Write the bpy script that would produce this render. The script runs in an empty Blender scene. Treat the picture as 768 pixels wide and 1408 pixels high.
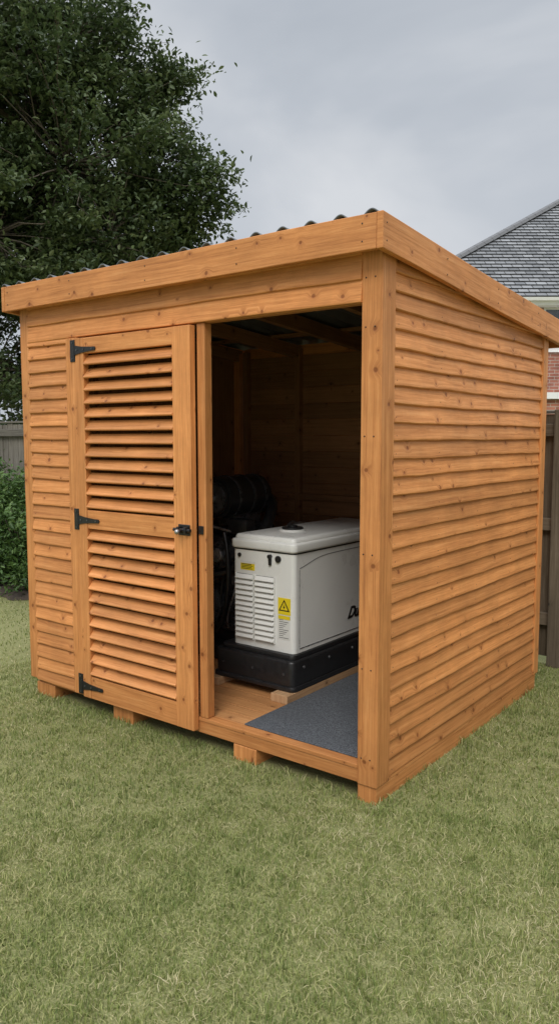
import bpy, bmesh, math, random
import numpy as np
from mathutils import Vector, Matrix
random.seed(7); rng=np.random.default_rng(11)
S=bpy.context.scene
S.view_settings.view_transform='Standard'; S.view_settings.look='None'; S.view_settings.exposure=0
COL=S.collection
# ------------------------------------------------------------------ camera frame
CAM=(1.625,-2.791); YAW=math.radians(37.5)
def LD(lat,dep):   # metres right / ahead of the standing point -> world xy
    return (CAM[0]+.7934*lat-.6088*dep, CAM[1]+.6088*lat+.7934*dep)

# ------------------------------------------------------------------ node helpers
class NT:
    def __init__(s,mat): s.t=mat.node_tree; s.n=s.t.nodes; s.l=s.t.links
    def add(s,typ,**kw):
        nd=s.n.new(typ)
        for k,v in kw.items():
            if k=='inp':
                for kk,vv in v.items():
                    if hasattr(vv,'is_output'): s.l.new(vv,nd.inputs[kk])
                    else: nd.inputs[kk].default_value=vv
            else: setattr(nd,k,v)
        return nd
    def math(s,op,a,b=0.0,c=None,clamp=False):
        nd=s.n.new('ShaderNodeMath'); nd.operation=op; nd.use_clamp=clamp
        for i,v in enumerate([a,b] if c is None else [a,b,c]):
            if hasattr(v,'is_output'): s.l.new(v,nd.inputs[i])
            else: nd.inputs[i].default_value=v
        return nd.outputs[0]
    def ramp(s,fac,stops,interp='LINEAR'):
        nd=s.n.new('ShaderNodeValToRGB'); cr=nd.color_ramp; cr.interpolation=interp
        while len(cr.elements)<len(stops): cr.elements.new(.5)
        for e,(p,c) in zip(cr.elements,stops):
            e.position=p; e.color=(c[0],c[1],c[2],1) if len(c)==3 else c
        s.l.new(fac,nd.inputs[0]); return nd.outputs[0]
    def mix(s,fac,a,b,blend='MIX'):
        nd=s.n.new('ShaderNodeMix'); nd.data_type='RGBA'; nd.blend_type=blend
        for i,v in ((0,fac),(6,a),(7,b)):
            if hasattr(v,'is_output'): s.l.new(v,nd.inputs[i])
            elif i==0: nd.inputs[i].default_value=v
            else: nd.inputs[i].default_value=(v[0],v[1],v[2],1)
        return nd.outputs[2]
    def mapr(s,v,a,b,c,d,smooth=False):
        nd=s.n.new('ShaderNodeMapRange'); nd.clamp=True
        if smooth: nd.interpolation_type='SMOOTHSTEP'
        s.l.new(v,nd.inputs[0])
        for i,x in enumerate((a,b,c,d)): nd.inputs[i+1].default_value=x
        return nd.outputs[0]
def newmat(name):
    m=bpy.data.materials.new(name); m.use_nodes=True
    t=NT(m); b=[n for n in t.n if n.type=='BSDF_PRINCIPLED'][0]
    return m,t,b
def mat_plain(name,col,rough=.5,metal=0,var=.12,scale=20,bump=0.0,spec=.5):
    m,t,b=newmat(name)
    tc=t.add('ShaderNodeTexCoord')
    nz=t.add('ShaderNodeTexNoise',inp={'Vector':tc.outputs['Object'],'Scale':scale,'Detail':6.0,'Roughness':.6})
    f=t.mapr(nz.outputs[0],.3,.7,1-var,1+var)
    mul=t.add('ShaderNodeVectorMath',operation='SCALE',inp={0:col,'Scale':f})
    t.l.new(mul.outputs[0],b.inputs['Base Color'])
    r=t.mapr(nz.outputs[0],.3,.7,max(rough-.1,.02),min(rough+.1,1)); t.l.new(r,b.inputs['Roughness'])
    b.inputs['Metallic'].default_value=metal; b.inputs['Specular IOR Level'].default_value=spec
    if bump:
        bp=t.add('ShaderNodeBump',inp={'Strength':bump,'Distance':.004,'Height':nz.outputs[0]})
        t.l.new(bp.outputs[0],b.inputs['Normal'])
    return m
def mat_wood(name,stops,knot,knotamt=.5,rough=.62,spread=.16,kcell=7.0,tint=(1,1,1),bump=.35):
    m,t,b=newmat(name)
    uv=t.add('ShaderNodeUVMap'); sp=t.add('ShaderNodeSeparateXYZ',inp={0:uv.outputs[0]})
    at=t.add('ShaderNodeAttribute',attribute_name='rnd')
    # knots
    wob=t.add('ShaderNodeTexNoise',inp={'Vector':uv.outputs[0],'Scale':14.0,'Detail':2.0})
    wv=t.add('ShaderNodeVectorMath',operation='MULTIPLY_ADD',inp={0:wob.outputs['Color'],1:(.012,.012,0),2:uv.outputs[0]})
    vo=t.add('ShaderNodeTexVoronoi',voronoi_dimensions='2D',inp={'Vector':wv.outputs[0],'Scale':kcell,'Randomness':1.0})
    vc=t.add('ShaderNodeSeparateColor',inp={0:vo.outputs['Color']})
    sel=t.math('GREATER_THAN',vc.outputs[0],1-knotamt)
    size=t.math('MULTIPLY_ADD',vc.outputs[1],.055,.032)
    kd=t.math('DIVIDE',vo.outputs['Distance'],size)
    core=t.math('MULTIPLY',t.mapr(kd,.55,1.15,1,0,True),sel)
    halo=t.math('MULTIPLY',t.mapr(kd,.6,4.0,1,0,True),sel)
    # grain
    v2=t.math('MULTIPLY_ADD',halo,.02,sp.outputs[1])
    cb=t.add('ShaderNodeCombineXYZ',inp={0:t.math('MULTIPLY',sp.outputs[0],2.2),1:t.math('MULTIPLY',v2,70.0),2:t.math('MULTIPLY',at.outputs['Fac'],37.0)})
    g=t.add('ShaderNodeTexNoise',inp={'Vector':cb.outputs[0],'Scale':1.0,'Detail':4.0,'Roughness':.6,'Distortion':.6})
    cb2=t.add('ShaderNodeCombineXYZ',inp={0:t.math('MULTIPLY',sp.outputs[0],14.0),1:t.math('MULTIPLY',v2,420.0),2:at.outputs['Fac']})
    g2=t.add('ShaderNodeTexNoise',inp={'Vector':cb2.outputs[0],'Scale':1.0,'Detail':2.0})
    gg=t.math('ADD',t.math('MULTIPLY',g.outputs[0],.75),t.math('MULTIPLY',g2.outputs[0],.25))
    c=t.ramp(gg,stops)
    c=t.mix(t.math('MULTIPLY',halo,.32),c,knot)
    c=t.mix(t.math('MULTIPLY',core,.75),c,(knot[0]*.6,knot[1]*.55,knot[2]*.5))
    # blotchy stain & per board
    tc=t.add('ShaderNodeTexCoord')
    bl=t.add('ShaderNodeTexNoise',inp={'Vector':tc.outputs['Object'],'Scale':3.0,'Detail':5.0,'Roughness':.7})
    so=t.add('ShaderNodeSeparateXYZ',inp={0:tc.outputs['Object']})
    dirt=t.mapr(t.math('ADD',so.outputs[2],t.math('MULTIPLY',bl.outputs[0],-.3)),-.10,.20,.82,1.0)   # splash-back staining low down
    f=t.math('MULTIPLY',t.mapr(bl.outputs[0],.3,.7,.85,1.12),t.math('MULTIPLY_ADD',at.outputs['Fac'],spread*2,1-spread))
    f=t.math('MULTIPLY',f,dirt)
    mul=t.add('ShaderNodeVectorMath',operation='SCALE',inp={0:c,'Scale':f})
    mt=t.add('ShaderNodeVectorMath',operation='MULTIPLY',inp={0:mul.outputs[0],1:tint})
    t.l.new(mt.outputs[0],b.inputs['Base Color'])
    t.l.new(t.mapr(gg,.3,.7,rough+.1,rough-.1),b.inputs['Roughness'])
    b.inputs['Specular IOR Level'].default_value=.35
    h=t.math('SUBTRACT',gg,t.math('MULTIPLY',core,.5))
    bp=t.add('ShaderNodeBump',inp={'Strength':bump,'Distance':.003,'Height':h}); t.l.new(bp.outputs[0],b.inputs['Normal'])
    return m
CED=[(.28,(.36,.132,.040)),(.41,(.53,.208,.063)),(.54,(.645,.266,.085)),(.70,(.74,.34,.122))]
M_wood=mat_wood('cedar_stained_timber',CED,(.31,.095,.026),knotamt=.58,rough=.52,spread=.14,bump=.5)
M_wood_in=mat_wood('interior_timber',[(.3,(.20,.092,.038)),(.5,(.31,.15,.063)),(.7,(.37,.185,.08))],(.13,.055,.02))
M_deck=mat_wood('deck_timber',[(.3,(.38,.16,.055)),(.5,(.56,.26,.095)),(.7,(.63,.32,.13))],(.28,.11,.04))
M_pallet=mat_wood('pallet_timber',[(.3,(.42,.23,.11)),(.5,(.56,.34,.18)),(.7,(.64,.42,.23))],(.25,.12,.05))
M_fence=mat_wood('weathered_fence',[(.3,(.10,.09,.072)),(.5,(.17,.152,.125)),(.7,(.24,.22,.19))],(.05,.045,.04),.3,.85,.22,5.0)
M_fence2=mat_wood('brown_weathered_fence',[(.3,(.11,.082,.054)),(.5,(.185,.143,.097)),(.7,(.26,.208,.15))],(.05,.04,.03),.3,.85,.25,5.0)
M_black=mat_plain('black_painted_iron',(.012,.012,.013),.38,0,.3,60,.2)
M_blackp=mat_plain('black_plastic',(.016,.016,.017),.38,0,.25,40,.1)
M_dark=mat_plain('engine_dark_metal',(.10,.10,.105),.3,.6,.4,25,.3)
M_steel=mat_plain('engine_steel',(.40,.40,.41),.3,.8,.3,25,.2)
M_white=mat_plain('offwhite_enamel',(.77,.77,.735),.33,0,.03,4,.0)
M_whiteb=mat_plain('white_upvc',(.78,.78,.77),.4,0,.05,4)
M_yel=mat_plain('yellow_label',(.80,.62,.02),.45,0,.04,20)
M_lab=mat_plain('white_label',(.7,.7,.66),.5,0,.05,20)
M_roof=mat_plain('corrugated_sheet',(.11,.115,.12),.5,.3,.35,6,.2)
M_glass=mat_plain('window_glass',(.04,.05,.06),.08,0,.1,2,spec=1.0)
M_soil=mat_plain('bed_soil',(.055,.04,.028),.95,0,.5,14,1.0)
M_bark=mat_plain('tree_bark',(.11,.09,.065),.9,0,.4,9,1.0)
M_mat,t,b=newmat('grey_rubber_mat')
tc=t.add('ShaderNodeTexCoord'); n1=t.add('ShaderNodeTexNoise',inp={'Vector':tc.outputs['Object'],'Scale':170.0,'Detail':4.0,'Roughness':.7}); n2=t.add('ShaderNodeTexNoise',inp={'Vector':tc.outputs['Object'],'Scale':5.0,'Detail':5.0})
c=t.mix(t.mapr(n2.outputs[0],.3,.7,0,.45),t.ramp(n1.outputs[0],[(.38,(.028,.032,.038)),(.62,(.155,.165,.178))]),(.07,.075,.082))
t.l.new(c,b.inputs['Base Color']); b.inputs['Roughness'].default_value=.95
bp=t.add('ShaderNodeBump',inp={'Strength':.8,'Distance':.003,'Height':n1.outputs[0]}); t.l.new(bp.outputs[0],b.inputs['Normal'])

# ------------------------------------------------------------------ mesh builder
def empty(name,loc=(0,0,0),rz=0):
    e=bpy.data.objects.new(name,None); COL.objects.link(e); e.location=loc; e.rotation_euler[2]=rz; e.empty_display_size=.2; return e
class MB:
    def __init__(s): s.v=[];s.f=[];s.uv=[];s.r=[];s.m=[]
    def face(s,idx,uv,r,m): s.f.append(idx);s.uv.append(uv);s.r.append(r);s.m.append(m)
    def prism(s,sec,O,dl,da,db,L,n=1,jit=None,mi=0,r=None):
        O=Vector(O);dl=Vector(dl);da=Vector(da);db=Vector(db)
        r=random.random() if r is None else r
        ou,ov=random.uniform(0,40),random.uniform(0,40)
        base=len(s.v);k=len(sec)
        per=[0]
        for i in range(k):
            a=sec[i];c=sec[(i+1)%k]; per.append(per[-1]+math.hypot(a[0]-c[0],a[1]-c[1]))
        for j in range(n+1):
            q=L*j/n
            for i,(a,bb) in enumerate(sec):
                if jit: aa,b2=jit(q,i,a,bb)
                else: aa,b2=a,bb
                s.v.append(O+dl*q+da*aa+db*b2)
        for j in range(n):
            u0=ou+L*j/n;u1=ou+L*(j+1)/n
            for i in range(k):
                i2=(i+1)%k
                s.face([base+j*k+i,base+j*k+i2,base+(j+1)*k+i2,base+(j+1)*k+i],[(u0,ov+per[i]),(u0,ov+per[i+1]),(u1,ov+per[i+1]),(u1,ov+per[i])],r,mi)
        s.face([base+i for i in range(k)][::-1],[(ou+a*.3,ov+bb) for a,bb in sec][::-1],r,mi)
        s.face([base+n*k+i for i in range(k)],[(ou+a*.3,ov+bb) for a,bb in sec],r,mi)
    def box(s,x0,x1,y0,y1,z0,z1,mi=0,r=None):
        d=(x1-x0,y1-y0,z1-z0); ax=d.index(max(d))
        E=[Vector((1,0,0)),Vector((0,1,0)),Vector((0,0,1))]
        a,bb=(ax+1)%3,(ax+2)%3
        s.prism([(0,0),(d[a],0),(d[a],d[bb]),(0,d[bb])],(x0,y0,z0),E[ax],E[a],E[bb],d[ax],1,None,mi,r)
    def obj(s,name,mats,parent=None,bevel=0,smooth=False,loc=None):
        me=bpy.data.meshes.new(name); me.from_pydata([tuple(v) for v in s.v],[],s.f)
        uvl=me.uv_layers.new(name='UVMap')
        flat=np.array([c for f in s.uv for p in f for c in p],dtype=np.float32); uvl.data.foreach_set('uv',flat)
        at=me.attributes.new('rnd','FLOAT','FACE'); at.data.foreach_set('value',np.array(s.r,dtype=np.float32))
        me.polygons.foreach_set('material_index',np.array(s.m,dtype=np.int32))
        for m in mats: me.materials.append(m)
        bm=bmesh.new(); bm.from_mesh(me); bmesh.ops.recalc_face_normals(bm,faces=bm.faces); bm.to_mesh(me); bm.free()
        if smooth:
            for p in me.polygons: p.use_smooth=True
        o=bpy.data.objects.new(name,me); COL.objects.link(o)
        if parent: o.parent=parent
        if bevel:
            md=o.modifiers.new('bevel','BEVEL'); md.width=bevel; md.segments=2; md.limit_method='ANGLE'; md.angle_limit=math.radians(40)
        return o
def bm_obj(name,bm,mats,parent=None,smooth=True,angle=None):
    me=bpy.data.meshes.new(name); bmesh.ops.recalc_face_normals(bm,faces=bm.faces); bm.to_mesh(me); bm.free()
    for m in (mats if isinstance(mats,list) else [mats]): me.materials.append(m)
    if smooth:
        for p in me.polygons: p.use_smooth=True
        if angle is not None: me.set_sharp_from_angle(angle=math.radians(angle))
    o=bpy.data.objects.new(name,me); COL.objects.link(o)
    if parent: o.parent=parent
    return o
def rbox(name,x0,x1,y0,y1,z0,z1,bev,seg,mat,parent,vbev=0,vseg=5):
    bm=bmesh.new(); bmesh.ops.create_cube(bm,size=1)
    for v in bm.verts: v.co=Vector(((x0+x1)/2+v.co.x*(x1-x0),(y0+y1)/2+v.co.y*(y1-y0),(z0+z1)/2+v.co.z*(z1-z0)))
    if vbev:
        ed=[e for e in bm.edges if abs((e.verts[0].co-e.verts[1].co).normalized().z)>.9]
        bmesh.ops.bevel(bm,geom=ed,offset=vbev,segments=vseg,affect='EDGES',profile=.5)
    if bev:
        ed=[e for e in bm.edges if e.calc_face_angle(0)>math.radians(50)]
        bmesh.ops.bevel(bm,geom=ed,offset=bev,segments=seg,affect='EDGES',profile=.5)
    return bm_obj(name,bm,mat,parent,True,35)
def cyl(name,p0,p1,r0,mat,parent,r1=None,seg=24,bev=0):
    p0=Vector(p0);p1=Vector(p1); d=p1-p0
    bm=bmesh.new(); bmesh.ops.create_cone(bm,cap_ends=True,segments=seg,radius1=r0,radius2=r0 if r1 is None else r1,depth=d.length)
    if bev:
        ed=[e for e in bm.edges if e.calc_face_angle(0)>math.radians(60)]
        bmesh.ops.bevel(bm,geom=ed,offset=bev,segments=2,affect='EDGES')
    M=Matrix.Translation((p0+p1)/2)@d.to_track_quat('Z','Y').to_matrix().to_4x4()
    bmesh.ops.transform(bm,matrix=M,verts=bm.verts)
    return bm_obj(name,bm,mat,parent,True,40)
def tube(name,pts,r,mat,parent):
    cu=bpy.data.curves.new(name,'CURVE'); cu.dimensions='3D'; cu.bevel_depth=r; cu.bevel_resolution=4
    sp=cu.splines.new('NURBS'); sp.points.add(len(pts)-1); sp.use_endpoint_u=True; sp.order_u=4
    for p,q in zip(sp.points,pts): p.co=(*q,1)
    cu.materials.append(mat); o=bpy.data.objects.new(name,cu); COL.objects.link(o); o.parent=parent; return o

# ================================================================== SHED
shed=empty('timber_shed')
W=2.477; D=2.01; FZ=.16
SL=.077
def roofz(y): return 2.48-SL*(y+.08)      # top of fascia line
def lapsec(p): # cross-section: a=outwards, b=up
    return [(0,0),(.020,-.002),(.0245,.003),(.0240,.011),(.009,p+.004),(0,p+.004)]
def lapjit():
    ph=[random.uniform(0,6.3) for _ in range(4)]; am=random.uniform(.0008,.0026)
    def j(q,i,a,b):
        if i in (1,2,3):
            w=math.sin(q*5+ph[0])+.6*math.sin(q*13+ph[1])+.4*math.sin(q*31+ph[2])
            return a+am*.5*math.sin(q*7+ph[3]),b+am*w
        return a,b
    return j
P=.0782
# side wall (x=0 plane, outward +x)
def side_wall(x,outw,name):
    mb=MB(); z=.095
    while z<roofz(0)-.03:
        y0,y1=.112,1.932
        ymax=(2.44-(z+P+.01))/SL
        y1=min(y1,ymax)
        if y1>y0+.1:
            mb.prism(lapsec(P),(x-outw*.014,y0,z+random.uniform(-.0015,.0015)),(0,1,0),(outw,0,0),(0,0,1),y1-y0,30,lapjit())
        z+=P
    return mb.obj(name,[M_wood],shed)
side_wall(0,1,'side_cladding'); side_wall(-W,-1,'far_side_cladding')
# front left cladding and header
mb=MB(); z=.095
while z<2.145:
    mb.prism(lapsec(P),(-2.400,.014,z+random.uniform(-.0015,.0015)),(1,0,0),(0,-1,0),(0,0,1),.392,8,lapjit()); z+=P
mb.obj('front_cladding',[M_wood],shed)
mb=MB()
def hsec(p): return [(0,0),(.019,0),(.022,.003),(.022,.012),(.011,p+.004),(0,p+.004)]
for z,p in ((2.152,.093),(2.245,.1),(2.345,.06)):
    mb.prism(hsec(p),(-2.397,.010,z),(1,0,0),(0,-1,0),(0,0,1),2.312,16,lapjit())
mb.box(-2.397,-.087,.012,.055,2.15,2.42)
mb.obj('front_header',[M_wood],shed,.002)
# back wall
mb=MB(); z=.095
while z<2.26:
    mb.prism(lapsec(P),(-W+.08,D-.012,z),(1,0,0),(0,1,0),(0,0,1),W-.16,4,None); z+=P
mb.obj('back_cladding',[M_wood],shed)
# posts
mb=MB()
mb.box(-.086,.012,-.002,.110,.078,2.40)                 # corner post
mb.box(-W-.004,-2.396,-.002,.108,.10,2.40)
mb.box(-.07,.016,1.934,D+.004,.10,2.26)
mb.box(-W-.016,-W+.07,1.934,D+.004,.10,2.26)
mb.box(-1.030,-.978,.002,.055,.1645,2.149)               # inner jamb
mb.box(-2.018,-1.922,-.026,.05,.098,2.148)              # hinge jamb
mb.obj('posts',[M_wood],shed,.004)
# interior lining sheets + frame
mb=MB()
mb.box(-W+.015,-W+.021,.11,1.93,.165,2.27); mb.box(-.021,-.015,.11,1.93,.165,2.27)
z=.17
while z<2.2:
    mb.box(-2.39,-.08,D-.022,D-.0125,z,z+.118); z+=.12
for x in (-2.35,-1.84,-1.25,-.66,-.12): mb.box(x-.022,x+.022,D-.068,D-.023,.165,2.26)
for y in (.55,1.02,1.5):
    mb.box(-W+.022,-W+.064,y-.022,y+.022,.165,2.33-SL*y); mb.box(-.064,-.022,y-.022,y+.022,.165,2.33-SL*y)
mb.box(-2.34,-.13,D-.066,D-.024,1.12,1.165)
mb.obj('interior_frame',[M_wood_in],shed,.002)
mb=MB()
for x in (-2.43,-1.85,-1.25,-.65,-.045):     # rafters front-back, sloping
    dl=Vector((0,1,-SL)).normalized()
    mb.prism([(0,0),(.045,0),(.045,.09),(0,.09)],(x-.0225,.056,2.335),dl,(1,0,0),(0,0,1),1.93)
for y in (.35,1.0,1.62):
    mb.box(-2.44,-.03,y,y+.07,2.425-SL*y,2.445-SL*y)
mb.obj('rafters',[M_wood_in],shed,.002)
# floor frame, deck, bearers
mb=MB()
mb.box(-2.40,-.088,.006,.05,.080,.142); mb.box(-2.39,-.09,D-.06,D-.02,.08,.142)
mb.box(-2.392,-.088,.002,.060,.1425,.163)
mb.obj('floor_edge_beam',[M_wood],shed,.003)
mb=MB()
for x0,x1 in ((-.088,.006),(-.81,-.665),(-1.712,-1.548),(-2.43,-2.25)):
    mb.box(x0,x1,.006,D-.02,-.03,.0775)
mb.obj('bearers',[M_wood],shed,.004)
mb=MB(); mb.box(-.03,.008,.112,D-.02,.079,.094); mb.obj('side_plinth_strip',[M_wood],shed)
mb=MB(); y=.0635
while y<1.95:
    mb.box(-2.392,-.06,y,y+.092,.143,.160); y+=.097
mb.obj('floor_deck',[M_deck],shed,.002)
# fascia
mb=MB()
def fj(q,i,a,b): return a+.0012*math.sin(q*4+i),b+.0015*math.sin(q*3.1+i*.5)
mb.prism([(0,0),(.03,0),(.03,.142),(0,.142)],(-2.510,-.08,2.338),(1,0,0),(0,1,0),(0,0,1),2.535,12,fj)
dl=Vector((0,1,-SL)).normalized()
mb.prism([(0,0),(.028,0),(.028,.142),(0,.142)],(.027,-.082,2.338),dl,(1,0,0),(0,0,1),2.34,12,fj)
mb.prism([(0,0),(.028,0),(.028,.142),(0,.142)],(-2.540,-.082,2.338),dl,(1,0,0),(0,0,1),2.34,12,fj)
mb.prism([(0,0),(.03,0),(.03,.12),(0,.12)],(-2.510,2.215,2.338-SL*2.3),(1,0,0),(0,1,0),(0,0,1),2.535,4)
mb.obj('fascia_boards',[M_wood],shed,.003)
mb=MB()
mb.prism([(0,0),(.012,0),(.012,.03),(0,.03)],(.0145,.0,2.352),dl,(1,0,0),(0,0,1),2.0)
mb.box(-2.44,.012,-.049,-.004,2.405,2.43)
mb.obj('soffit',[M_wood],shed)
# corrugated roof
NX,NY=360,10; xs=np.linspace(-2.540,.040,NX); ys=np.linspace(-.0765,2.27,NY)
V=[];F=[]
for y in ys:
    for x in xs: V.append((x,y,2.479-SL*(y+.08)+.021*math.cos(2*math.pi*(x+.0)/.148)))
for j in range(NY-1):
    for i in range(NX-1): a=j*NX+i; F.append((a,a+1,a+NX+1,a+NX))
me=bpy.data.meshes.new('roof_sheet'); me.from_pydata(V,[],F); me.materials.append(M_roof)
for p in me.polygons: p.use_smooth=True
o=bpy.data.objects.new('roof_sheet',me); COL.objects.link(o); o.parent=shed
md=o.modifiers.new('s','SOLIDIFY'); md.thickness=.006
# nails / screws
bm=bmesh.new()
def dot(x,y,z,r,ax):
    M=Matrix.Translation((x,y,z))
    sc=Matrix.Diagonal((.4 if ax=='x' else 1,.4 if ax=='y' else 1,1,1))
    bmesh.ops.create_icosphere(bm,subdivisions=1,radius=r,matrix=M@sc)
z=.095
while z<2.3:
    for y in (.14,.56,1.02,1.5,1.90):
        if z<2.36-SL*y-.08: dot(.0075,y+random.uniform(-.006,.006),z+.022,.0028,'x')
    if z<2.1:
        for x in (-2.375,-2.04): dot(x,-.0075,z+.022,.0028,'y')
    z+=P
for z in (.2,.6,1.1,1.6,2.05,2.25):
    for x in (-.066,-.022): dot(x,-.003,z,.004,'y')
for x in (-2.48,-1.9,-1.3,-.7,-.04):
    for z in (2.375,2.445): dot(x,-.081,z,.004,'y')
for y in (-.05,.5,1.1,1.7):
    for z in (.035,.105): dot(.056,y,2.338-SL*(y+.08)+z,.004,'x')
bm_obj('nails',bm,mat_plain('nail_steel',(.07,.055,.045),.5,.6),shed)

# ---------------- louvred door
door=empty('louvred_door'); door.parent=shed
mb=MB(); Y0,Y1=-.040,-.002
mb.box(-1.916,-1.846,Y0,Y1,.098,2.140); mb.box(-1.160,-1.036,Y0,Y1,.098,2.140)
mb.box(-1.8455,-1.1605,Y0+.002,Y1,.098,.226); mb.box(-1.8455,-1.1605,Y0+.002,Y1,1.083,1.188); mb.box(-1.8455,-1.1605,Y0+.002,Y1,2.054,2.139)
mb.obj('door_frame',[M_wood],door,.003)
mb=MB()
def slats(z0,z1,n):
    p=(z1-z0)/n
    for i in range(n):
        zc=z0+p*(i+.5)+random.uniform(-.0015,.0015); a=math.radians(50+random.uniform(-3,3))
        da=Vector((0,-math.cos(a),-math.sin(a))); db=Vector((0,-math.sin(a),math.cos(a)))
        tw=random.uniform(-.002,.002)
        O=Vector((-1.8450,-.021,zc))-da*.031-db*.006
        mb.prism([(0,0),(.060,0),(.063,.003),(.063,.010),(.060,.013),(0,.013)],O,Vector((1,0,tw)),da,db,.684,6)
slats(.228,1.082,12); slats(1.19,2.052,12)
mb.obj('louvre_slats',[M_wood],door,.0)
# hinges
def hinge(z):
    h=MB()
    h.box(-1.972,-1.932,-.0305,-.0265,z-.06,z+.06)
    h.obj('hinge_plate',[M_black],door,.001)
    cyl('hinge_knuckle',(-1.922,-.043,z-.032),(-1.922,-.043,z+.032),.0075,M_black,door)
    bm=bmesh.new()
    pts=[(-1.915,.026),(-1.86,.017),(-1.78,.011),(-1.745,.010),(-1.738,0),(-1.745,-.010),(-1.78,-.011),(-1.86,-.017),(-1.915,-.026)]
    f=[bm.verts.new((x,-.0455,z+dz)) for x,dz in pts]; g=[bm.verts.new((x,-.0405,z+dz)) for x,dz in pts]
    bm.faces.new(f); bm.faces.new(g[::-1])
    for i in range(len(pts)): j=(i+1)%len(pts); bm.faces.new((f[i],f[j],g[j],g[i]))
    bm_obj('hinge_strap',bm,M_black,door,False)
    for x in (-1.895,-1.84,-1.765): cyl('hinge_bolt',(x,-.045,z),(x,-.049,z),.005,M_dark,door,seg=12)
    for dz in (-.045,.045): cyl('hinge_bolt',(-1.952,-.030,z+dz),(-1.952,-.034,z+dz),.005,M_dark,door,seg=12)
for z in (.165,1.13,2.075): hinge(z)
# latch
rbox('latch_plate',-1.125,-1.045,-.0455,-.0405,1.105,1.160,.002,1,M_black,door)
cyl('latch_bolt',(-1.145,-.056,1.133),(-1.030,-.056,1.133),.009,M_black,door)
for x in (-1.11,-1.06): rbox('latch_guide',x-.008,x+.008,-.069,-.0457,1.117,1.149,.003,2,M_black,door)
cyl('latch_knob',(-1.085,-.056,1.133),(-1.085,-.092,1.128),.007,M_black,door)
bm=bmesh.new(); bmesh.ops.create_uvsphere(bm,u_segments=14,v_segments=10,radius=.0135,matrix=Matrix.Translation((-1.085,-.094,1.128))); bm_obj('latch_ball',bm,M_steel,door)
rbox('latch_keep',-1.024,-.992,-.006,.0015,1.112,1.154,.002,1,M_black,door)

# mat
mb=MB(); mb.box(-.785,-.09,.062,1.9,.161,.168); o=mb.obj('floor_mat',[M_mat],None,.002)

# ================================================================== GENERATOR
gen=empty('standby_generator')
GX0,GX1,GY0,GY1=-1.268,-.826,.552,1.68
rbox('plinth',-1.365,-.795,.50,1.73,.207,.375,.014,3,M_blackp,gen,.035)
rbox('plinth_step',-1.335,-.812,.525,1.71,.37,.402,.008,2,M_blackp,gen,.03)
rbox('plinth_skirt',-1.375,-.785,.49,1.74,.207,.235,.006,2,M_blackp,gen,.035)
rbox('body',GX0,GX1,GY0,GY1,.4,.99,.004,1,M_white,gen,.028,6)
rbox('lid_lip',GX0-.012,GX1+.012,GY0-.014,GY1+.012,.965,1.018,.012,3,M_white,gen,.036,6)
rbox('lid_top',GX0+.004,GX1-.004,GY0+.004,GY1-.004,1.0,1.045,.022,4,M_white,gen,.03,5)
rbox('lid_gap',GX0-.001,GX1+.001,GY0-.001,GY1+.001,.957,.9645,0,1,M_blackp,gen,.029,6)
cyl('filler_collar',(-1.06,.85,1.04),(-1.06,.85,1.056),.078,M_white,gen,seg=40,bev=.004)
cyl('filler_cap',(-1.06,.85,1.056),(-1.06,.85,1.068),.064,M_blackp,gen,seg=32,bev=.004)
cyl('filler_knob',(-1.06,.85,1.068),(-1.06,.85,1.078),.03,M_blackp,gen,seg=24,bev=.003)
mb=MB()
def curve_seam(y): u=(y-GY0)/(GY1-GY0); return .93-.055*math.exp(-((u-.0)/.16)**2)
n=30
for i in range(n):
    y0=.60+(1.64-.60)*i/n;y1=.60+(1.64-.60)*(i+1)/n
    z0=curve_seam(y0);z1=curve_seam(y1)
    b0=len(mb.v)
    for (y,z) in ((y0,z0),(y1,z1)):
        mb.v+= [Vector((GX1-.001,y,z-.004)),Vector((GX1+.0012,y,z-.004)),Vector((GX1+.0012,y,z)),Vector((GX1-.001,y,z))]
    for k in range(4):
        k2=(k+1)%4; mb.face([b0+k,b0+k2,b0+4+k2,b0+4+k],[(0,0)]*4,0,0)
mb.obj('panel_seam',[mat_plain('seam_shadow_gap',(.16,.16,.16),.8)],gen)
mb=MB(); mb.box(GX1-.001,GX1+.002,.60,1.64,.425,.430); mb.box(GX1-.001,GX1+.0015,.597,.600,.43,.868)
mb.obj('panel_seam_low',[M_steel],gen)
for cx0,cx1 in ((-1.236,-1.112),(-1.094,-.962)):
    mb=MB(); mb.box(cx0,cx1,GY0-.003,GY0+.001,.447,.818); mb.obj('louvre_recess',[M_blackp],gen)
    mb=MB()
    n=12; p=(.818-.447)/n
    for i in range(n):
        z=.447+p*i
        mb.prism([(0,p*.95),(.003,p*.97),(.019,p*.32),(.019,p*.18),(.016,p*.14),(.004,p*.14)],(cx0,GY0-.002,z),(1,0,0),(0,-1,0),(0,0,1),cx1-cx0)
    mb.box(cx0-.004,cx0,GY0-.012,GY0,.443,.822); mb.box(cx1,cx1+.004,GY0-.012,GY0,.443,.822)
    mb.obj('louvre_column',[M_white],gen,.002)
def flat(name,x0,x1,z0,z1,y,mat):
    mb=MB(); mb.box(x0,x1,y,GY0+.001,z0,z1); return mb.obj(name,[mat],gen)
flat('caution_label',-1.208,-1.105,.842,.892,GY0-.0015,M_yel)
for i in range(4): flat('label_text',-1.20,-1.118-.01*(i%2),.848+i*.0085,.8515+i*.0085,GY0-.0022,M_black)
flat('label_header',-1.208,-1.105,.880,.892,GY0-.0024,M_lab)
flat('warning_label',-.938,-.852,.618,.712,GY0-.0015,M_yel)
def tri(name,cx,cz,r,y,mat):
    bm=bmesh.new(); vs=[bm.verts.new((cx+r*math.sin(a),y,cz+r*math.cos(a))) for a in (0,2.0944,4.18879)]
    bm.faces.new(vs); o=bm_obj(name,bm,mat,gen,False)
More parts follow.
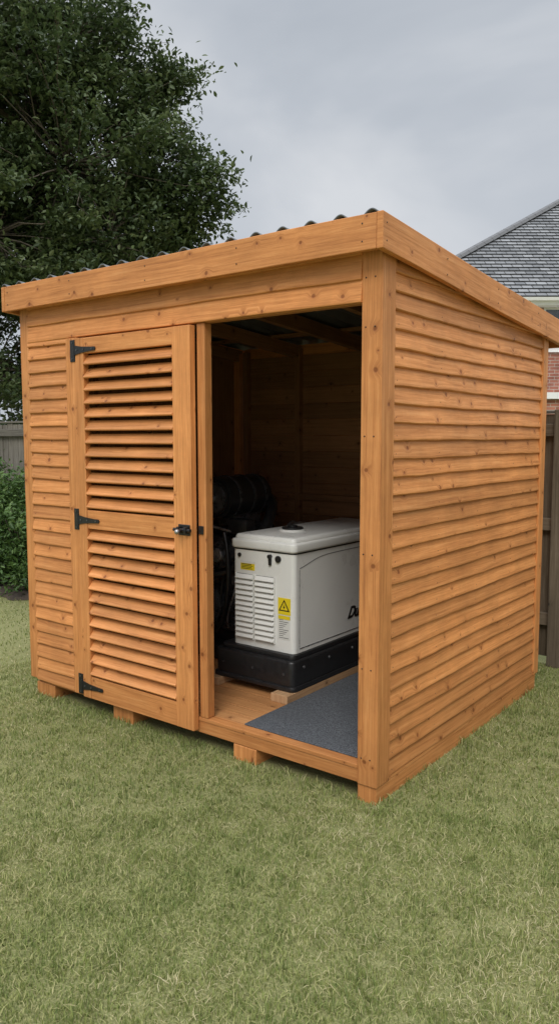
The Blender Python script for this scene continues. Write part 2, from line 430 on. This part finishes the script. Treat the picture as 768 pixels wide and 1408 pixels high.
tri('warning_triangle',-.895,.660,.044,GY0-.0022,M_black); tri('warning_triangle_fill',-.895,.660,.031,GY0-.0028,M_yel)
bm=bmesh.new()
vs=[bm.verts.new((-.895+x,GY0-.0034,.660+z)) for x,z in ((.004,.018),(-.008,-.002),(-.001,-.002),(-.005,-.014),(.008,.003),(.001,.003))]; bm.faces.new(vs); bm_obj('warning_bolt',bm,M_black,gen,False)
flat('text_label',-.936,-.855,.478,.612,GY0-.0015,M_lab)
for i in range(11): flat('label_text',-.930,-.865-.012*((i*7)%4),.486+i*.0112,.489+i*.0112,GY0-.0022,mat_plain('ink',(.12,.12,.12),.6) if i==0 else bpy.data.materials['ink'])
flat('text_label_stripe',-.936,-.855,.592,.612,GY0-.0024,M_yel)
cyl('lock',(-.935,GY0+.001,.925),(-.935,GY0-.012,.925),.019,M_blackp,gen,bev=.003)
cyl('breather',(-1.215,GY0+.001,.925),(-1.215,GY0-.008,.925),.012,M_blackp,gen,bev=.002)
rbox('latch_handle',-1.000,-.982,GY0-.012,GY0+.001,.885,.945,.004,2,M_blackp,gen)
cyl('latch_pivot',(-.991,GY0,.935),(-.991,GY0-.018,.935),.012,M_blackp,gen,seg=16)
for x in (-1.30,-1.08,-.86): cyl('plinth_bolt',(x,.502,.30),(x,.496,.30),.009,M_dark,gen,seg=6)
for y in (.6,.85,1.1,1.4): cyl('plinth_bolt',(-.797,y,.33),(-.791,y,.33),.008,M_steel,gen,seg=12)
cu=bpy.data.curves.new('lettering','FONT'); cu.body='Dura'; cu.size=.095; cu.shear=.55; cu.extrude=.001; cu.offset=.0035
cu.materials.append(M_black); o=bpy.data.objects.new('lettering',cu); COL.objects.link(o); o.parent=gen
o.location=(GX1+.0012,1.09,.505); o.rotation_euler=(math.radians(90),0,math.radians(90))
gen.location=(0,-.015,0)
# pallet skids
pal=empty('timber_pallet')
mb=MB()
for x0,x1,ys_ in ((-1.42,-1.30,.44),(-1.14,-1.04,.62),(-.90,-.787,.42)): mb.box(x0,x1,ys_,1.76,.1605,.2065)
mb.box(-1.30,-.90,1.55,1.65,.1605,.2055)
mb.obj('runners',[M_pallet],pal,.003)

# ================================================================== ENGINE
eng=empty('diesel_engine')
rbox('skid',-2.14,-1.42,.98,1.62,.165,.26,.01,2,M_blackp,eng)
rbox('block',-2.05,-1.52,1.06,1.52,.34,.80,.02,2,M_dark,eng)
rbox('sump',-1.98,-1.58,1.10,1.48,.25,.345,.02,2,M_blackp,eng)
rbox('head',-2.07,-1.50,1.10,1.46,.80,.95,.02,2,M_dark,eng)
rbox('rocker_cover',-2.02,-1.56,1.16,1.42,.95,1.03,.03,3,M_blackp,eng)
for i in range(9): rbox('cooling_fin',-2.09,-1.48,1.045,1.08,.38+i*.045,.392+i*.045,0,1,M_dark,eng)
cyl('air_filter',(-1.72,.98,1.21),(-1.72,1.42,1.21),.135,M_blackp,eng,seg=32,bev=.02)
for y in (1.08,1.22,1.34): cyl('air_filter_band',(-1.72,y,1.21),(-1.72,y+.02,1.21),.141,M_dark,eng,seg=32)
cyl('air_filter_lid',(-1.72,.965,1.21),(-1.72,.985,1.21),.10,M_dark,eng,seg=32,bev=.006)
cyl('air_filter_nut',(-1.72,.94,1.21),(-1.72,.967,1.21),.025,M_steel,eng)
rbox('filter_bracket',-1.80,-1.64,1.10,1.36,1.02,1.10,.01,2,M_dark,eng)
cyl('muffler',(-2.08,1.25,1.14),(-1.86,1.25,1.14),.08,M_dark,eng,bev=.01)
cyl('alternator',(-1.63,.92,.86),(-1.63,1.08,.86),.085,M_dark,eng,bev=.012)
cyl('alternator_pulley',(-1.63,.895,.86),(-1.63,.92,.86),.045,M_steel,eng,bev=.005)
for k in range(8):
    a=k*.785; cyl('alternator_rib',(-1.63+.065*math.cos(a),.917,.86+.065*math.sin(a)),(-1.63+.065*math.cos(a),.910,.86+.065*math.sin(a)),.010,M_blackp,eng,seg=8)
cyl('pulley_low',(-1.78,.95,.52),(-1.78,1.05,.52),.125,M_dark,eng,bev=.012)
cyl('pulley_face',(-1.78,.940,.52),(-1.78,.952,.52),.085,M_blackp,eng,bev=.006)
cyl('pulley_hub',(-1.78,.925,.52),(-1.78,.945,.52),.035,M_steel,eng)
cyl('pulley_top',(-1.86,.96,.82),(-1.86,1.06,.82),.065,M_dark,eng,bev=.008)
cyl('oil_filter',(-1.55,1.02,.56),(-1.45,1.02,.56),.055,M_dark,eng,bev=.01)
cyl('exhaust_can',(-1.50,1.50,.94),(-1.36,1.50,.94),.095,M_steel,eng,bev=.012)
rbox('control_box',-1.62,-1.46,.99,1.08,.985,1.085,.012,2,M_blackp,eng)
rbox('fuel_pump',-1.60,-1.50,1.00,1.06,.66,.75,.012,2,M_steel,eng)
tube('hose',[(-1.72,1.4,1.2),(-1.60,1.5,1.2),(-1.48,1.3,1.14),(-1.48,1.15,.95)],.036,M_blackp,eng)
tube('hose',[(-1.95,1.0,.95),(-1.9,.90,.8),(-1.68,.92,.70),(-1.55,.97,.75),(-1.5,1.02,.9)],.020,M_blackp,eng)
tube('hose',[(-1.60,.94,1.0),(-1.50,.90,.8),(-1.54,.91,.5),(-1.7,.98,.35)],.015,M_blackp,eng)
tube('hose',[(-1.82,.96,1.08),(-1.92,.90,1.0),(-1.84,.88,.86),(-1.74,.93,.78)],.022,M_blackp,eng)
tube('pipe',[(-1.95,1.05,1.0),(-1.85,.96,1.06),(-1.72,.96,1.03),(-1.58,1.0,1.0)],.009,M_steel,eng)
tube('pipe',[(-1.56,1.0,.70),(-1.50,.95,.62),(-1.62,.95,.48),(-1.62,1.0,.38)],.006,M_steel,eng)
tube('belt',[(-1.92,.98,.84),(-1.915,.98,.6),(-1.88,.98,.44),(-1.76,.98,.40),(-1.66,.98,.5),(-1.67,.98,.7),(-1.56,.98,.88),(-1.64,.98,.95)],.009,M_blackp,eng)
for x in (-2.04,-1.80,-1.54): 
    for z in (.36,.74,.88): cyl('bolt',(x,1.10,z),(x,1.035,z),.014,M_steel,eng,seg=6)
eng.location=(.05,-.16,.0)

# ================================================================== GROUND
M_gr,t,b=newmat('lawn_thatch')
tc=t.add('ShaderNodeTexCoord')
n1=t.add('ShaderNodeTexNoise',inp={'Vector':tc.outputs['Object'],'Scale':110.0,'Detail':6.0,'Roughness':.7})
n2=t.add('ShaderNodeTexNoise',inp={'Vector':tc.outputs['Object'],'Scale':1.1,'Detail':6.0,'Roughness':.6})
c=t.ramp(n1.outputs[0],[(.32,(.10,.115,.036)),(.5,(.21,.22,.078)),(.68,(.38,.345,.165))])
c=t.mix(t.mapr(n2.outputs[0],.4,.65,0,.4),c,(.29,.27,.125))
t.l.new(c,b.inputs['Base Color']); b.inputs['Roughness'].default_value=.95
bp=t.add('ShaderNodeBump',inp={'Strength':.7,'Distance':.012,'Height':n1.outputs[0]}); t.l.new(bp.outputs[0],b.inputs['Normal'])
me=bpy.data.meshes.new('ground'); me.from_pydata([(-300,-300,0),(300,-300,0),(300,300,0),(-300,300,0)],[],[(0,1,2,3)]); me.materials.append(M_gr)
o=bpy.data.objects.new('ground',me); COL.objects.link(o)
bm=bmesh.new(); 
nx,ny=90,10
G=[[bm.verts.new((-9+5.9*i/nx, 1.55+.95*j/ny+(.06*math.sin(i*.5)+.04*math.sin(i*1.3) if j==0 else 0), .004 if j in(0,) else .03+random.uniform(0,.03))) for i in range(nx+1)] for j in range(ny+1)]
for j in range(ny):
    for i in range(nx): bm.faces.new((G[j][i],G[j][i+1],G[j+1][i+1],G[j+1][i]))
bm_obj('flower_bed_soil',bm,M_soil)

def mesh_np(name,V,loops,starts,mats,attrs,parent=None):
    me=bpy.data.meshes.new(name)
    me.vertices.add(len(V)); me.vertices.foreach_set('co',V.astype(np.float32).ravel())
    me.loops.add(len(loops)); me.loops.foreach_set('vertex_index',loops.astype(np.int32))
    me.polygons.add(len(starts)); me.polygons.foreach_set('loop_start',starts.astype(np.int32))
    me.update(calc_edges=True)
    for k,a in attrs.items():
        at=me.attributes.new(k,'FLOAT','POINT'); at.data.foreach_set('value',a.astype(np.float32))
    for m in mats: me.materials.append(m)
    o=bpy.data.objects.new(name,me); COL.objects.link(o)
    if parent: o.parent=parent
    return o
# grass
def wedge(n,r0,r1):
    r=np.sqrt(rng.uniform(r0*r0,r1*r1,n)); a=rng.uniform(-.80,.80,n)
    return r*np.sin(a), r*np.cos(a)
parts=[]
for n,r0,r1,ws in ((165000,1.3,3.2,.95),(165000,3.2,5.6,1.25),(110000,5.6,11.5,2.0)):
    la,de=wedge(n,r0,r1)
    x=CAM[0]+.7934*la-.6088*de; y=CAM[1]+.6088*la+.7934*de
    parts.append(np.stack([x,y,np.full(n,ws)],1))
A=np.concatenate(parts)
x,y=A[:,0],A[:,1]
keep=~((x>-2.42)&(x<-.02)&(y>.04)&(y<1.97))&~((y>1.62)&(x<-3.1))&(y<2.56)
A=A[keep]; x,y,ws=A[:,0],A[:,1],A[:,2]; n=len(x)
def field(sc,k=14):
    f=np.zeros(n)
    for _ in range(k):
        a=rng.uniform(0,2*np.pi); q=sc*rng.uniform(.5,1.8); f+=np.sin((x*np.cos(a)+y*np.sin(a))*q+rng.uniform(0,6.28))
    return f/math.sqrt(k/2)
cl=field(26); big=field(3.0)
straw=rng.random(n)<np.clip(.10+.03*big,.03,.2)
h=rng.uniform(.010,.027,n)*np.clip(1+.20*cl,.5,1.6)*np.where(straw,1.6,1)
tall=rng.random(n)<.015; h=np.where(tall,h*1.7,h)
near=((x>-2.6)&(x<.12)&(y>-.1)&(y<2.1))
h=np.where(near,h*1.35,h)
w=rng.uniform(.0010,.0021,n)*ws*np.where(straw,.75,1)
az=rng.uniform(0,2*np.pi,n); le=np.where(straw,rng.uniform(1.2,4.0,n),np.abs(rng.normal(.7,.6,n)))
az2=az+rng.normal(0,.5,n)
hh=h/np.sqrt(1+le*le)
dx,dy=np.cos(az),np.sin(az); px,py=-dy*w,dx*w
L=hh*le; L2=L*.38
z0=np.where(straw,rng.uniform(.002,.012,n),0)
V=np.zeros((n,5,3))
V[:,0]=np.stack([x-px,y-py,z0],1); V[:,1]=np.stack([x+px,y+py,z0],1)
mx,my=x+dx*L2,y+dy*L2; mz=z0+hh*np.where(straw,.6,.62)
V[:,2]=np.stack([mx+px*.8,my+py*.8,mz],1); V[:,3]=np.stack([mx-px*.8,my-py*.8,mz],1)
V[:,4]=np.stack([x+np.cos(az2)*L,y+np.sin(az2)*L,z0+hh],1)
base=(np.arange(n)*5)[:,None]
loops=(base+np.array([0,1,2,3,3,2,4])[None]).ravel()
st=(np.arange(n)*7)[:,None]+np.array([0,4])[None]
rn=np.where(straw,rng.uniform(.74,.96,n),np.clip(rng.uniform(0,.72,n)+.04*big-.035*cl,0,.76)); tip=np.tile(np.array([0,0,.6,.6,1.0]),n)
M_bl,t,b=newmat('grass_blades')
at=t.add('ShaderNodeAttribute',attribute_name='rnd'); tp=t.add('ShaderNodeAttribute',attribute_name='tip')
tc=t.add('ShaderNodeTexCoord')
n2=t.add('ShaderNodeTexNoise',inp={'Vector':tc.outputs['Object'],'Scale':1.5,'Detail':6.0,'Roughness':.7})
f=t.math('ADD',at.outputs['Fac'],t.mapr(n2.outputs[0],.32,.68,-.24,.22),clamp=True)
c=t.ramp(f,[(0,(.14,.195,.048)),(.3,(.245,.295,.082)),(.6,(.36,.385,.132)),(.78,(.48,.455,.20)),(.9,(.58,.51,.28)),(1,(.65,.57,.35))])
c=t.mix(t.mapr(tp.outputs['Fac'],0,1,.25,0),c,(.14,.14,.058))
t.l.new(c,b.inputs['Base Color']); b.inputs['Roughness'].default_value=.6; b.inputs['Specular IOR Level'].default_value=.25
tr=t.add('ShaderNodeBsdfTranslucent',inp={'Color':c}); ms=t.add('ShaderNodeMixShader',inp={0:.28,1:b.outputs[0],2:tr.outputs[0]})
out=[q for q in t.n if q.type=='OUTPUT_MATERIAL'][0]; t.l.new(ms.outputs[0],out.inputs[0])
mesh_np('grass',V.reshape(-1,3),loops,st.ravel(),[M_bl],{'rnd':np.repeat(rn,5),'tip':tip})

# ================================================================== FOLIAGE
def leafmat(name,stops):
    m,t,b=newmat(name)
    at=t.add('ShaderNodeAttribute',attribute_name='rnd')
    c=t.ramp(at.outputs['Fac'],stops)
    t.l.new(c,b.inputs['Base Color']); b.inputs['Roughness'].default_value=.5; b.inputs['Specular IOR Level'].default_value=.35
    tr=t.add('ShaderNodeBsdfTranslucent',inp={'Color':c}); ms=t.add('ShaderNodeMixShader',inp={0:.25,1:b.outputs[0],2:tr.outputs[0]})
    out=[q for q in t.n if q.type=='OUTPUT_MATERIAL'][0]; t.l.new(ms.outputs[0],out.inputs[0]); return m
def leaves(name,C,size,rn,mat,parent,up=.5,asp=.5):
    n=len(C)
    N=rng.normal(0,1,(n,3)); N[:,2]=np.abs(N[:,2])+up; N/=np.linalg.norm(N,axis=1)[:,None]
    T=rng.normal(0,1,(n,3)); T[:,2]-=.5; T-=N*(T*N).sum(1)[:,None]; T/=np.linalg.norm(T,axis=1)[:,None]
    B=np.cross(N,T); s=size[:,None]
    V=np.zeros((n,6,3))
    V[:,0]=C-T*s*.5; V[:,1]=C-T*s*.12+B*s*asp*.5+N*s*.06; V[:,2]=C+T*s*.25+B*s*asp*.38+N*s*.03
    V[:,3]=C+T*s*.55-N*s*.12; V[:,4]=C+T*s*.25-B*s*asp*.38+N*s*.03; V[:,5]=C-T*s*.12-B*s*asp*.5+N*s*.06
    base=(np.arange(n)*6)[:,None]
    loops=(base+np.array([0,1,2,3,0,3,4,5])[None]).ravel(); st=(np.arange(n)*8)[:,None]+np.array([0,4])[None]
    return mesh_np(name,V.reshape(-1,3),loops,st.ravel(),[mat],{'rnd':np.repeat(rn,6)},parent)
def branch_mesh(name,segs,mat,parent):
    V=[];F=[]
    for pts,rs in segs:
        k=7;b0=len(V)
        for i,(p,r) in enumerate(zip(pts,rs)):
            d=(pts[min(i+1,len(pts)-1)]-pts[max(i-1,0)]).normalized(); q=d.to_track_quat('Z','Y')
            for a in range(k): V.append(p+q@Vector((r*math.cos(a*6.2832/k),r*math.sin(a*6.2832/k),0)))
        for i in range(len(pts)-1):
            for a in range(k): a2=(a+1)%k; F.append((b0+i*k+a,b0+i*k+a2,b0+(i+1)*k+a2,b0+(i+1)*k+a))
    me=bpy.data.meshes.new(name); me.from_pydata([tuple(v) for v in V],[],F); me.materials.append(mat)
    for p in me.polygons: p.use_smooth=True
    o=bpy.data.objects.new(name,me); COL.objects.link(o); o.parent=parent; return o
def limb(a,b,r0,r1,n=6,wob=.12):
    a=Vector(a);b=Vector(b);pts=[];rs=[]
    L=(b-a).length
    for i in range(n+1):
        t=i/n; p=a.lerp(b,t)+Vector((random.uniform(-1,1),random.uniform(-1,1),random.uniform(-.5,1)))*wob*L*.3*math.sin(t*math.pi)
        pts.append(p); rs.append(r0+(r1-r0)*t)
    return pts,rs
tree=empty('broadleaf_tree')
TD=13.0
lobes=[(-4.1,0,7.1,1.84),(-3.15,-.3,7.85,1.05),(-2.4,.2,6.95,.85),(-3.3,-.6,5.76,1.8),(-1.9,.1,6.1,.8),(-1.25,-.1,5.65,.55),(-3.97,.4,4.05,1.9),(-2.7,-.5,4.7,1.15),(-4.7,-.2,2.7,1.5),(-4.3,.3,8.7,1.5),(-5.9,.2,6.5,1.7),(-5.9,-.3,4.3,1.7),(-3.7,1.0,6.0,1.7),(-4.3,-1.2,4.6,1.3),(-1.75,.3,7.35,.36),(-4.9,-1.2,7.2,1.2),(-3.0,1.0,4.0,1.5),(-2.0,.2,4.9,.75),(-1.55,.1,5.1,.45)]
Cs=[];Sz=[];Rn=[];segs=[]
tb=Vector((*LD(-4.1,TD),0)); fork=Vector((*LD(-4.05,TD),2.4)); top=Vector((*LD(-3.95,TD),8.6))
segs.append(limb(tb,fork,.24,.19,5,.05)); segs.append(limb(fork,top,.17,.02,10,.1))
for la,dd,z,r in lobes:
    c=Vector((*LD(la,TD+dd),z)); st0=fork.lerp(top,min(max((z-3.2)/6.5,0),.9))
    segs.append(limb(st0,c,.03+.035*r,.02,6,.25))
    nc=int(25*r*r)+6
    for _ in range(nc):
        d=Vector(rng.normal(0,1,3)); d.normalize(); rr=r*random.uniform(.35,1.08)
        cc=c+d*rr*Vector((1,1,.95)).length/1.7
        segs.append(limb(c.lerp(cc,.15),cc,.014,.004,3,.25))
        m=int(random.uniform(100,180)); cs=random.uniform(.20,.38)
        q=rng.normal(0,1,(m,3))*np.array([cs,cs,cs*.62])*.62+np.array(cc); Cs.append(q)
        Sz.append(rng.uniform(.065,.115,m)); bias=random.uniform(-.22,.2)
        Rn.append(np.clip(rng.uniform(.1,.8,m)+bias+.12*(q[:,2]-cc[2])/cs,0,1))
        if rr>r*.75:
            dv=Vector((d.x,d.y,d.z*.6+.25)).normalized(); L=random.uniform(.25,.6); e=cc+dv*L
            segs.append(limb(cc,e,.006,.002,3,.2))
            m=26; tt=rng.uniform(.1,1.05,m)[:,None]
            Cs.append(np.array(cc)[None]+np.array(dv)[None]*L*tt+rng.normal(0,.045,(m,3))); Sz.append(rng.uniform(.06,.10,m)); Rn.append(rng.uniform(.2,.9,m))
branch_mesh('trunk_and_limbs',segs,M_bark,tree)
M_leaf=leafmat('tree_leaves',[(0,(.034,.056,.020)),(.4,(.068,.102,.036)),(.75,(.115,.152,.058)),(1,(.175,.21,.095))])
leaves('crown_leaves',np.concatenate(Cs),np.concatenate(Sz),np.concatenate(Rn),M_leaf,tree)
M_shr=leafmat('shrub_leaves',[(0,(.035,.075,.016)),(.5,(.085,.16,.038)),(1,(.17,.25,.075))])
for i,(sx,sy,sz,hh_) in enumerate(((-3.75,2.05,.42,1.1),(-4.5,2.0,.48,1.28),(-5.3,2.02,.5,1.2),(-6.2,2.05,.52,1.35),(-7.1,2.02,.5,1.15),(-8.0,2.0,.5,1.3))):
    sh=empty('shrub'); segs=[]; C=[]
    for k in range(16):
        a=random.uniform(0,6.28); r=random.uniform(.1,.9)*sz; tz=hh_*random.uniform(.55,1)*(1-.25*(r/sz)**2)
        e=Vector((sx+r*math.cos(a),sy+min(r*math.sin(a),.42),tz)); segs.append(limb((sx+random.uniform(-.08,.08),sy,.02),e,.010,.003,4,.15))
    for k in range(60):
        a=random.uniform(0,6.28); r=sz*math.sqrt(random.random()); z=random.uniform(.08,1)*hh_*(1-.22*(r/sz)**2)
        cc=np.array([sx+r*math.cos(a),sy+max(min(r*math.sin(a),.42),-.5),z]); C.append(rng.normal(0,1,(110,3))*np.array([.09,.09,.07])+cc)
    C=np.concatenate(C); C[:,2]=np.abs(C[:,2])+.02; C[:,1]=np.minimum(C[:,1],2.52)
    branch_mesh('stems',segs,M_bark,sh)
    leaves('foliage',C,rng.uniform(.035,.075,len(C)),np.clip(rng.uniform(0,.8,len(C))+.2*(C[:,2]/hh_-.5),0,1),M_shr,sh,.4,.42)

# ================================================================== FENCE
fen=empty('timber_fence'); FY=2.60
mb=MB(); x=-13.0
while x<6:
    top=1.745+random.uniform(-.010,.008)
    mb.prism([(0,0),(.113,.006),(.113,.018),(0,.012)],(x,FY+random.uniform(-.002,.002),.05),(random.uniform(-.002,.002),0,1),(1,0,0),(0,-1,0),top-.05,1,mi=0 if x<-2.2 else 1); x+=.103
mb.obj('pickets',[M_fence,M_fence2],fen)
mb=MB()
for z in (.28,.95,1.60):
    mb.box(-13,-2.01,FY-.062,FY-.022,z,z+.085,0); mb.box(-2.0,6,FY-.062,FY-.022,z,z+.085,1)
x=-12.9
while x<6:
    mb.box(x,x+.09,FY-.108,FY-.0625,0,1.78,0 if x<-2 else 1); x+=1.83
mb.box(-13,6,FY-.03,FY+.02,1.757,1.778)
mb.obj('rails_and_posts',[M_fence,M_fence2],fen,.004)

# ================================================================== HOUSE
hx,hy=LD(0,0)
house=empty('brick_house',(hx,hy,0),YAW)
M_br,t,b=newmat('red_brick')
tc=t.add('ShaderNodeTexCoord'); sp=t.add('ShaderNodeSeparateXYZ',inp={0:tc.outputs['Object']})
cb=t.add('ShaderNodeCombineXYZ',inp={0:t.math('ADD',sp.outputs[0],sp.outputs[1]),1:sp.outputs[2]})
bk=t.add('ShaderNodeTexBrick',inp={'Vector':cb.outputs[0],'Color1':(.25,.09,.06,1),'Color2':(.38,.15,.10,1),'Mortar':(.40,.36,.30,1),'Scale':1.0,'Mortar Size':.006,'Brick Width':.225,'Row Height':.075,'Bias':0.0})
nz=t.add('ShaderNodeTexNoise',inp={'Vector':tc.outputs['Object'],'Scale':3.0,'Detail':8.0})
mu=t.add('ShaderNodeVectorMath',operation='SCALE',inp={0:bk.outputs[0],'Scale':t.mapr(nz.outputs[0],.3,.7,.75,1.2)})
t.l.new(mu.outputs[0],b.inputs['Base Color']); b.inputs['Roughness'].default_value=.9
M_ti,t,b=newmat('grey_roof_tiles')
uv=t.add('ShaderNodeUVMap'); 
bk=t.add('ShaderNodeTexBrick',inp={'Vector':uv.outputs[0],'Color1':(.13,.135,.14,1),'Color2':(.25,.255,.26,1),'Mortar':(.03,.03,.03,1),'Scale':1.0,'Mortar Size':.012,'Brick Width':.25,'Row Height':.17,'Bias':0.0})
tc=t.add('ShaderNodeTexCoord'); nz=t.add('ShaderNodeTexNoise',inp={'Vector':tc.outputs['Object'],'Scale':1.5,'Detail':8.0,'Roughness':.7})
mu=t.add('ShaderNodeVectorMath',operation='SCALE',inp={0:bk.outputs[0],'Scale':t.mapr(nz.outputs[0],.3,.7,.75,1.25)})
t.l.new(mu.outputs[0],b.inputs['Base Color']); b.inputs['Roughness'].default_value=.8
x0,x1,y0,y1=2.5,15.0,18.0,26.0; ze=4.78; R0=Vector((7.72,22,8.02)); R1=Vector((11.0,22,8.02))
mb=MB()
def slope(A,B,C,Dd):
    A,B,C,Dd=map(Vector,(A,B,C,Dd)); nrm=(B-A).cross(Dd-A).normalized()
    if nrm.z<0: nrm=-nrm
    H=((Dd+C)/2-(A+B)/2).length; n=int(H/.17)
    eu=(B-A).normalized()
    for i in range(n):
        s0,s1=i/n,(i+1)/n
        a0=A.lerp(Dd,s0)+nrm*.035;b0=B.lerp(C,s0)+nrm*.035;a1=A.lerp(Dd,s1)+nrm*.008;b1=B.lerp(C,s1)+nrm*.008
        a00=A.lerp(Dd,s0);b00=B.lerp(C,s0)
        k=len(mb.v); mb.v+=[a00,b00,b0,a0,b1,a1]
        U=lambda p:(p-A).dot(eu)
        mb.face([k+3,k+2,k+4,k+5],[(U(a0),i*.17+.012),(U(b0),i*.17+.012),(U(b1),i*.17+.165),(U(a1),i*.17+.165)],0,0)
        mb.face([k,k+1,k+2,k+3],[(U(a0),i*.17),(U(b0),i*.17),(U(b0),i*.17+.003),(U(a0),i*.17+.003)],0,0)
slope((x0,y0,ze),(x1,y0,ze),R1,R0); slope((x1,y1,ze),(x0,y1,ze),R0,R1)
slope((x0,y1,ze),(x0,y0,ze),R0,R0+Vector((0,.01,0))); slope((x1,y0,ze),(x1,y1,ze),R1+Vector((0,.01,0)),R1)
mb.obj('roof',[M_ti],house)
mb=MB()
def ridge(a,bv):
    a=Vector(a);bv=Vector(bv); d=(bv-a); L=d.length; d.normalize(); sd=d.cross(Vector((0,0,1))).normalized(); up=sd.cross(d)
    n=int(L/.33)
    for i in range(n): mb.prism([(-.12,-.02),(-.08,.05),(0,.08),(.08,.05),(.12,-.02)],a+d*(L*i/n),d,sd,up,L/n*.97)
for p in ((x0,y0),(x0,y1)): ridge((p[0],p[1],ze+.03),R0+Vector((0,0,.03)))
for p in ((x1,y0),(x1,y1)): ridge((p[0],p[1],ze+.03),R1+Vector((0,0,.03)))
ridge(R0+Vector((0,0,.03)),R1+Vector((0,0,.03)))
mb.obj('ridge_tiles',[mat_plain('ridge_tile',(.15,.15,.155),.8)],house)
mb=MB()
wy=y0+.3
wins=[(6.15,7.55,3.62,4.62),(9.6,11.2,3.62,4.62),(3.6,4.8,3.62,4.62),(9.2,11.4,.9,2.1)]
gx=sorted({2.9,14.6}|{w[0] for w in wins}|{w[1] for w in wins}); gz=sorted({0,ze}|{w[2] for w in wins}|{w[3] for w in wins})
for i in range(len(gx)-1):
    for j in range(len(gz)-1):
        cx=(gx[i]+gx[i+1])/2; cz=(gz[j]+gz[j+1])/2
        if any(w[0]<cx<w[1] and w[2]<cz<w[3] for w in wins): continue
        mb.box(gx[i],gx[i+1],wy,wy+.25,gz[j],gz[j+1])
mb.box(2.9,3.15,wy+.252,25.7,0,ze); mb.box(14.35,14.6,wy+.252,25.7,0,ze); mb.box(3.152,14.348,25.45,25.7,0,ze)
mb.obj('walls',[M_br],house)
mb=MB(); mg=MB()
for a,c,z0_,z1_ in wins:
    mb.box(a,a+.07,wy+.05,wy+.11,z0_,z1_); mb.box(c-.07,c,wy+.05,wy+.11,z0_,z1_)
    mb.box(a+.072,c-.072,wy+.05,wy+.11,z0_,z0_+.07); mb.box(a+.072,c-.072,wy+.05,wy+.11,z1_-.07,z1_)
    m_=(a+c)/2; mb.box(m_-.04,m_+.04,wy+.052,wy+.108,z0_+.072,z1_-.072)
    mb.box(a-.06,c+.06,wy-.06,wy+.04,z0_-.06,z0_-.003)
    mg.box(a+.05,c-.05,wy+.075,wy+.085,z0_+.05,z1_-.05)
mb.box(2.6,14.9,y0+.03,y0+.055,ze-.18,ze-.005)      # fascia
mb.box(2.56,14.94,y0+.057,wy-.002,ze-.19,ze-.17)      # soffit
mb.prism([(0,0),(.05,-.06),(.11,-.06),(.13,.01),(0,.01)],(2.55,y0+.028,ze-.03),(1,0,0),(0,-1,0),(0,0,1),12.4)
mb.box(5.5,9.0,wy-1.3,wy-.01,2.42,2.56)
mb.obj('window_frames_and_gutters',[M_whiteb],house)
mg.obj('window_glass',[M_glass],house)
mb=MB(); mb.box(5.7,8.8,wy-1.2,wy-.02,0,2.415); mb.obj('rear_extension',[M_br],house)

# ================================================================== WORLD / LIGHT / CAMERA
w=bpy.data.worlds.new('World'); S.world=w; w.use_nodes=True; t=NT(w); t.n.clear()
sky=t.add('ShaderNodeTexSky',sky_type='NISHITA'); sky.sun_disc=False
SE=math.radians(46)
sd=Vector((.34,-.68,0)).normalized(); 
az=math.atan2(sd.x,sd.y); sky.sun_elevation=SE; sky.sun_rotation=az; sky.dust_density=4; sky.air_density=1
tc=t.add('ShaderNodeTexCoord'); mp=t.add('ShaderNodeMapping',inp={'Vector':tc.outputs['Generated'],'Scale':(1.0,1.0,2.2),'Location':(.35,.1,.2)})
n1=t.add('ShaderNodeTexNoise',inp={'Vector':mp.outputs[0],'Scale':1.7,'Detail':5.0,'Roughness':.5,'Distortion':.4})
cl=t.ramp(n1.outputs[0],[(.30,(.41,.45,.505)),(.5,(.53,.565,.615)),(.68,(.70,.72,.75))])
sp=t.add('ShaderNodeSeparateXYZ',inp={0:tc.outputs['Generated']})
gain=t.mapr(sp.outputs[2],.45,.9,10.2,40.0,True)
cs=t.add('ShaderNodeVectorMath',operation='SCALE',inp={0:cl,'Scale':gain})
mx=t.mix(.92,sky.outputs[0],cs.outputs[0])
bg=t.add('ShaderNodeBackground',inp={'Color':mx,'Strength':.1}); out=t.add('ShaderNodeOutputWorld',inp={0:bg.outputs[0]})
sl=bpy.data.lights.new('sun','SUN'); sl.energy=1.5; sl.angle=math.radians(25); sl.color=(1,.96,.9)
so=bpy.data.objects.new('sun',sl); COL.objects.link(so)
D3=Vector((sd.x*math.cos(SE),sd.y*math.cos(SE),math.sin(SE))); so.rotation_euler=D3.to_track_quat('Z','Y').to_euler(); so.location=D3*30
cam=bpy.data.cameras.new('camera'); co=bpy.data.objects.new('camera',cam); COL.objects.link(co)
cam.sensor_fit='VERTICAL'; cam.sensor_height=36; cam.lens=27.03; cam.clip_end=1000; cam.clip_start=.05
co.location=(CAM[0],CAM[1],1.6); co.rotation_euler=(math.radians(90-5.62),0,YAW); S.camera=co
